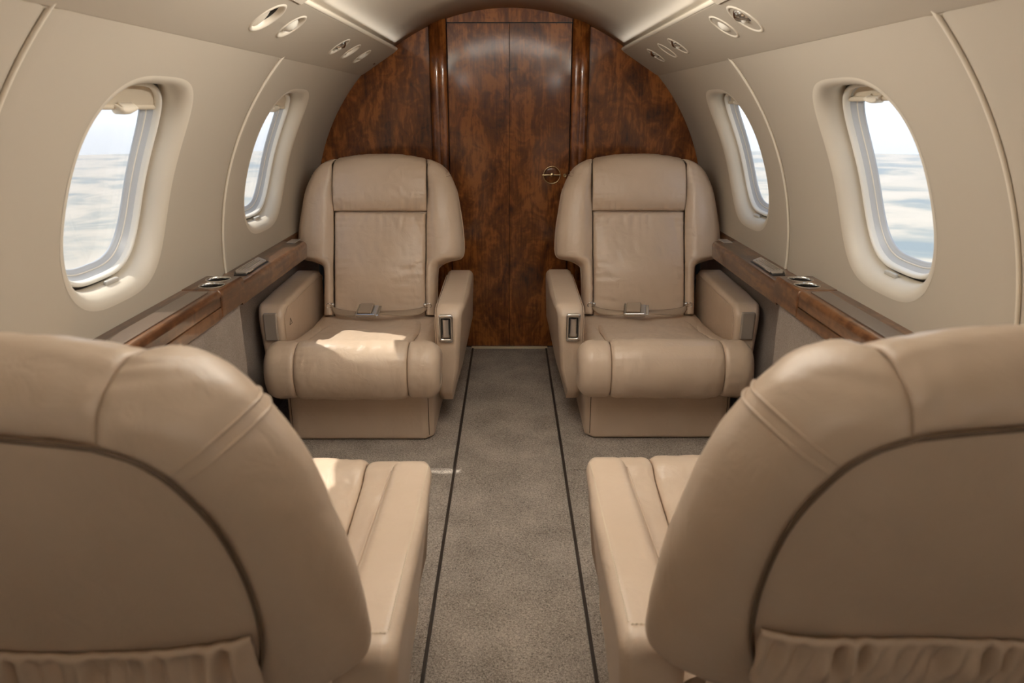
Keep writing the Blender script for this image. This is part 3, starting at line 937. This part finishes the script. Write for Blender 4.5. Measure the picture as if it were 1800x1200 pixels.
        # shoulder seam: shallow crease across the wrap, on the rear half only
        b_o = patch('shoulder_bolster', P, u, L, LEATHER_REF, (0, 0.005, 0.010, 0.0015), 0.022, (0, 0.0012, 0.0016, 0.0), 0.032, 0.0013, seed=30 + s_)
        k0 = int(np.argmin(abs(out[:, 0] - 0.338) + (out[:, 1] < 0.6) * 9))
        k1 = int(np.argmin(np.linalg.norm(rear - np.array([0.268, 0.682]), axis=1)))
        for dd in (-0.9, 0.9):
            ln = []
            for j in range(20, 55):
                kk = k0 + dd + (k1 - k0) * (j - 20) / 34
                ka = int(kk); fr_ = kk - ka
                p_ = P[ka, j] * (1 - fr_) + P[ka + 1, j] * fr_
                nn = p_ - dyv - np.array([0, 0.86, 0.8]); nn /= np.linalg.norm(nn)
                ln.append(p_ + nn * 0.0006)
            tube('seam', ln, 0.0019, L, b_o, seg=6)
        # piping along the front edge
        ed = P[4:-22, 33] + 0.0
        if not back_dy: tube('piping', ed, 0.0022, L, b_o, seg=6)
    # rear shell
    rr = np.vstack([rear, [(x_, 0.752 - 0.019 * (x_ / 0.204) ** 2) for x_ in np.linspace(rear[-1, 0], -rear[-1, 0], 30)[1:-1]],
                    rear[::-1] * np.array([-1, 1])])
    cen = np.array([0, 0.40])
    P = np.zeros((len(rr), 24, 3))
    for i in range(len(rr)):
        for j, ro in enumerate(1 - (1 - np.linspace(0, 1, 24)) ** 1.6):
            ro = 0.001 + 0.999 * ro
            q = cen + (rr[i] - cen) * ro
            P[i, j] = bp(q[0], q[1], -0.127 - 0.018 * (1 - ro ** 3))
    shell = patch('back_shell', P, u, L, [0, 0.80 + back_dy, 0.7], (0, 0, 0, 0.0015), 0.012, (0, 0, 0, 0), thick=0.01, seed=5)
    tube('rear_piping', [bp(q[0], q[1], -0.1285) for q in rr], 0.0027, M['leather_dark'], u, seg=8)
    # pocket with a gathered top on the rear
    tp = np.linspace(0.085, 0.433, 46)
    xs = np.linspace(-1, 1, 170)
    P = np.zeros((170, 46, 3))
    for i, a in enumerate(xs):
        for j, t in enumerate(tp):
            hw = 0.293 if t > 0.34 else 0.225 + 0.068 * np.clip((t - 0.24) / 0.1, 0, 1)
            x_ = a * hw
            k = (t - 0.085) / 0.348; t2 = t + 0.015
            gath = math.exp(-((t2 - 0.408) / 0.032) ** 2) * np.clip((0.446 - t2) / 0.016, 0, 1)
            g2 = (0.6 + 0.4 * math.sin(x_ * 43)) * np.sin(x_ * 118 + 2.6 * math.sin(x_ * 29) + 1.3 * math.sin(x_ * 71) + 14 * (0.44 - t) * math.sin(x_ * 9)) + 0.35 * math.sin(x_ * 251 + 30 * t)
            d_ = -0.151 - 0.016 * math.sin(PI * min(1, k * 1.02)) - 0.0150 * gath * g2 - 0.006 * math.exp(-((t2 - 0.440) / 0.007) ** 2)
            d_ += 0.014 * abs(a) ** 8
            P[i, j] = bp(x_, t + 0.004 * math.sin(a * 5) - 0.008 * (1 - a * a) * (k > 0.5), d_)
    pk = grid_obj('seat_pocket', P, L, u, solid=0.006, flip=True)
    # back core
    rbox('back_core', (0.46, 0.08, 0.60), tuple(bp(0, 0.35, -0.06)), L, u, 0.03, 3, rot=(-AL, 0, 0))
    # ---------------- arms
    for q in (-1, 1):
        aisle = (q == sg)
        zt = 0.548
        pts = [(0.285, 0.120), (0.243, 0.17), (0.236, 0.27), (0.236, 0.46)]
        for a in np.linspace(0, 90, 7)[1:]:
            pts.append((0.236 + 0.07 * (1 - math.cos(math.radians(a))), 0.478 + 0.07 * math.sin(math.radians(a))))
        pts += [(0.50, zt + 0.004), (0.88, zt + 0.012), (0.92, zt - 0.02), (0.92, 0.30), (0.60, 0.15)]
        x0, x1 = sorted((q * arm_in, q * arm_out))
        bm = prism_bm(pts, 'x', x0, x1, 0.0, 3)
        ed = [e_ for e_ in bm.edges if abs(e_.verts[0].co.x - e_.verts[1].co.x) < 1e-6]
        bmesh.ops.bevel(bm, geom=ed, offset=0.027, segments=6, affect='EDGES', profile=0.55, clamp_overlap=True)
        for v in bm.verts:                       # outer face leans in towards the bottom
            if abs(v.co.x) > 0.375:
                k = np.clip((0.42 - v.co.z) / 0.27, 0, 1)
                f_ = (abs(v.co.x) - 0.375) / (arm_out - 0.375)
                kf = np.clip((0.40 - v.co.y) / 0.165, 0, 1)
                v.co.x -= q * (0.050 * k * k + 0.030 * kf * kf) * f_
        arm = bm_obj('armrest', bm, L, u, True, 55)
        # edge seams on both faces
        pa = np.array(pts[2:-2])
        cen2 = np.array([0.5, 0.38])
        for xf in (q * (arm_in - 0.0015),):
            k = 0.985
            ln = catmull(cen2 + (pa - cen2) * np.array([0.93, 0.885]), 60)
            keep = [p_ for p_ in ln if p_[1] > 0.33]
            tube('seam', [(xf - math.copysign(0.0012, xf), a_, b_) for a_, b_ in keep], 0.0018, M['leather_dark'] if False else L, arm, seg=6)
        # stitching along the top, aisle edge, plus across the rear end
        sx = q * (arm_out - 0.017)
        vs, fs = [], []
        def stitch(p, dirv, ln=0.0056, r_=0.0017):
            b0 = len(vs)
            dirv = np.array(dirv, float); side = np.cross(dirv, [0, 0, 1.0])
            for e_, wd in ((-1, 0.4), (0, 1), (1, 0.4)):
                c = np.array(p) + dirv * e_ * ln / 2
                for sx_, h_ in ((-1, 0), (0, 1), (1, 0)):
                    vs.append(c + side * sx_ * r_ * wd + np.array([0, 0, h_ * r_ * wd]))
            for a_ in range(2):
                for b_ in range(2):
                    i0 = b0 + a_ * 3 + b_
                    fs.append((i0, i0 + 3, i0 + 4, i0 + 1))
        def ztop(y_):
            return zt + 0.004 * min(1, (y_ - 0.266) / 0.234) + max(0, (y_ - 0.5) / 0.32) * 0.008
        for y_ in np.arange(0.315, 0.872, 0.0068):
            stitch((sx, y_, ztop(y_) - 0.0002 - 0.0012), (0, 1, 0))
        for x_ in np.arange(arm_in + 0.02, arm_out - 0.018, 0.0068):
            stitch((q * x_, 0.875, ztop(0.875) - 0.0002), (1, 0, 0))
        if aisle:
            st = mesh_obj('stitching', vs, fs, M['stitch'], arm); tag(st, kind='stuff')
        # ---------------- controls on the front face
        fx = q * (arm_in + 0.043)
        if aisle:
            ctl = empty('recline_control', (fx, 0.234, 0.456)); ctl.parent = u
            def rr_pts(w_, h_, r_, n_=8):
                o_ = []
                for cx, cz, a0 in ((w_ - r_, h_ - r_, 0), (-w_ + r_, h_ - r_, 90), (-w_ + r_, -h_ + r_, 180), (w_ - r_, -h_ + r_, 270)):
                    for a in np.linspace(a0, a0 + 90, n_):
                        o_.append((cx + r_ * math.cos(math.radians(a)), cz + r_ * math.sin(math.radians(a))))
                return o_
            rings = [(0.0300, 0.0600, 0.010, 0.004), (0.0300, 0.0600, 0.010, -0.004), (0.0280, 0.0580, 0.009, -0.007), (0.0215, 0.0460, 0.005, -0.007), (0.0190, 0.0430, 0.004, -0.003), (0.0190, 0.0430, 0.004, 0.004)]
            P = np.array([[(a_, dy, b_) for a_, b_ in rr_pts(w_, h_, r_)] for w_, h_, r_, dy in rings])
            grid_obj('bezel', P, M['chrome'], ctl, closed_v=True)
            rbox('recess', (0.042, 0.004, 0.090), (0, 0.001, 0), M['black'], ctl, 0)
            tube('lever', [(0, -0.001, z) for z in np.linspace(-0.034, 0.040, 6)], 0.0125, M['brushed'], ctl, seg=16)
            rbox('lever_foot', (0.030, 0.008, 0.016), (0, -0.001, -0.033), M['belt'], ctl, 0.003, 2)
        else:
            rbox('cover_plate', (0.054, 0.016, 0.118), (q * (arm_in + 0.050), 0.232, 0.464), M['plate'], u, 0.006, 4)
    if sg > 0 and not back_dy:
        # small embossed triangle on the inner face of the outboard arm
        tri = [(0.338, 0.472), (0.322, 0.446), (0.354, 0.446)]
        pts = [tri[0], tri[1], tri[2], tri[0]]
        fine = [np.array(pts[k]) * (1 - w_) + np.array(pts[k + 1]) * w_ for k in range(3) for w_ in np.linspace(0, 1, 8, endpoint=False)]
        tube('emblem', [(-arm_in + 0.0006, a_, b_) for a_, b_ in fine], 0.0012, M['leather_dark'], u, closed=True, seg=6)
    # ---------------- seat belt
    bt = empty('seat_belt', (0, 0.62, 0.40)); bt.parent = u
    o_ = np.array([0, 0.62, 0.40])
    for q in (-1, 1):
        an = np.array([q * 0.232, 0.705, 0.425])
        pts = catmull([an, (q * 0.20, 0.665, 0.410), (q * 0.12, 0.632, 0.409), (q * 0.03 - 0.02, 0.612, 0.418)], 26)
        P = np.zeros((26, 6, 3))
        for i in range(26):
            tw = 0.9 * (1 - i / 25)
            for j, k in enumerate(np.linspace(-1, 1, 6)):
                wdt = 0.021
                P[i, j] = pts[i] - o_ + np.array([0.25 * q * k * wdt, k * wdt * math.cos(tw), k * wdt * math.sin(tw) + 0.002 * (1 - k * k)])
        grid_obj('webbing', P, M['belt'], bt, solid=0.003)
        disc_lathe('anchor', [(0, 0.006), (0.006, 0.006), (0.009, 0.003), (0.010, -0.004)], M['chrome'], bt,
                   Matrix.Translation(Vector(an - o_) + Vector((-q * 0.012, -0.02, 0.010))) @ Matrix.Rotation(PI / 2 + 0.3, 4, 'X'), seg=20)
        cp = [(0.011 * math.cos(a), 0, 0.011 * math.sin(a)) for a in np.linspace(0, 2 * PI, 24, endpoint=False)]
        tube('anchor_ring', [np.array(c) + an - o_ + np.array([q * 0.006, -0.018, 0.006]) for c in cp], 0.0025, M['chrome'], bt, closed=True, seg=8)
    bk = empty('buckle', (-0.035, -0.012, 0.026))
    bk.scale = (1.2, 1.2, 1.2); bk.parent = bt
    bk.rotation_euler = (math.radians(34), math.radians(-4), math.radians(-14))
    rbox('buckle_body', (0.080, 0.052, 0.016), (0, 0, 0.0), M['brushed'], bk, 0.004, 3)
    rbox('buckle_lid', (0.056, 0.050, 0.012), (-0.006, 0.002, 0.014), M['belt'], bk, 0.005, 3)
    rbox('buckle_edge', (0.076, 0.007, 0.010), (0, -0.026, 0.008), M['chrome'], bk, 0.003, 3)
    rbox('buckle_tongue', (0.014, 0.050, 0.006), (0.044, 0.0, 0.002), M['chrome'], bk, 0.002, 2)
    rbox('buckle_side', (0.008, 0.056, 0.018), (-0.040, 0.0, 0.004), M['chrome'], bk, 0.003, 2)
    return u

GRP = 'four tan leather club seats'
A = make_seat(1, 'cabin_seat')
B = make_seat(-1, 'cabin_seat')
B2 = make_seat(-1, 'cabin_seat', 0.12, 0.325, 0.428, 0.055)
A2 = make_seat(1, 'cabin_seat', 0.12, 0.325, 0.428, 0.055)
A.location = (-0.62, 2.60, 0.004)
B.location = (0.622, 2.615, 0.004)
B2.location = (-0.597, 1.78, 0.002); B2.rotation_euler = (0, 0, PI)
A2.location = (0.597, 1.80, 0.002); A2.rotation_euler = (0, 0, PI)
tag(A, 'tan leather cabin seat facing the camera, left of the wooden door, sunlight on its cushion', 'seat', GRP)
tag(B, 'tan leather cabin seat facing the camera, right of the wooden door beside the ring handle', 'seat', GRP)
tag(B2, 'tan leather seat seen from behind, nearest on the left side of the aisle', 'seat', GRP)
tag(A2, 'tan leather seat seen from behind, nearest on the right side of the aisle', 'seat', GRP)
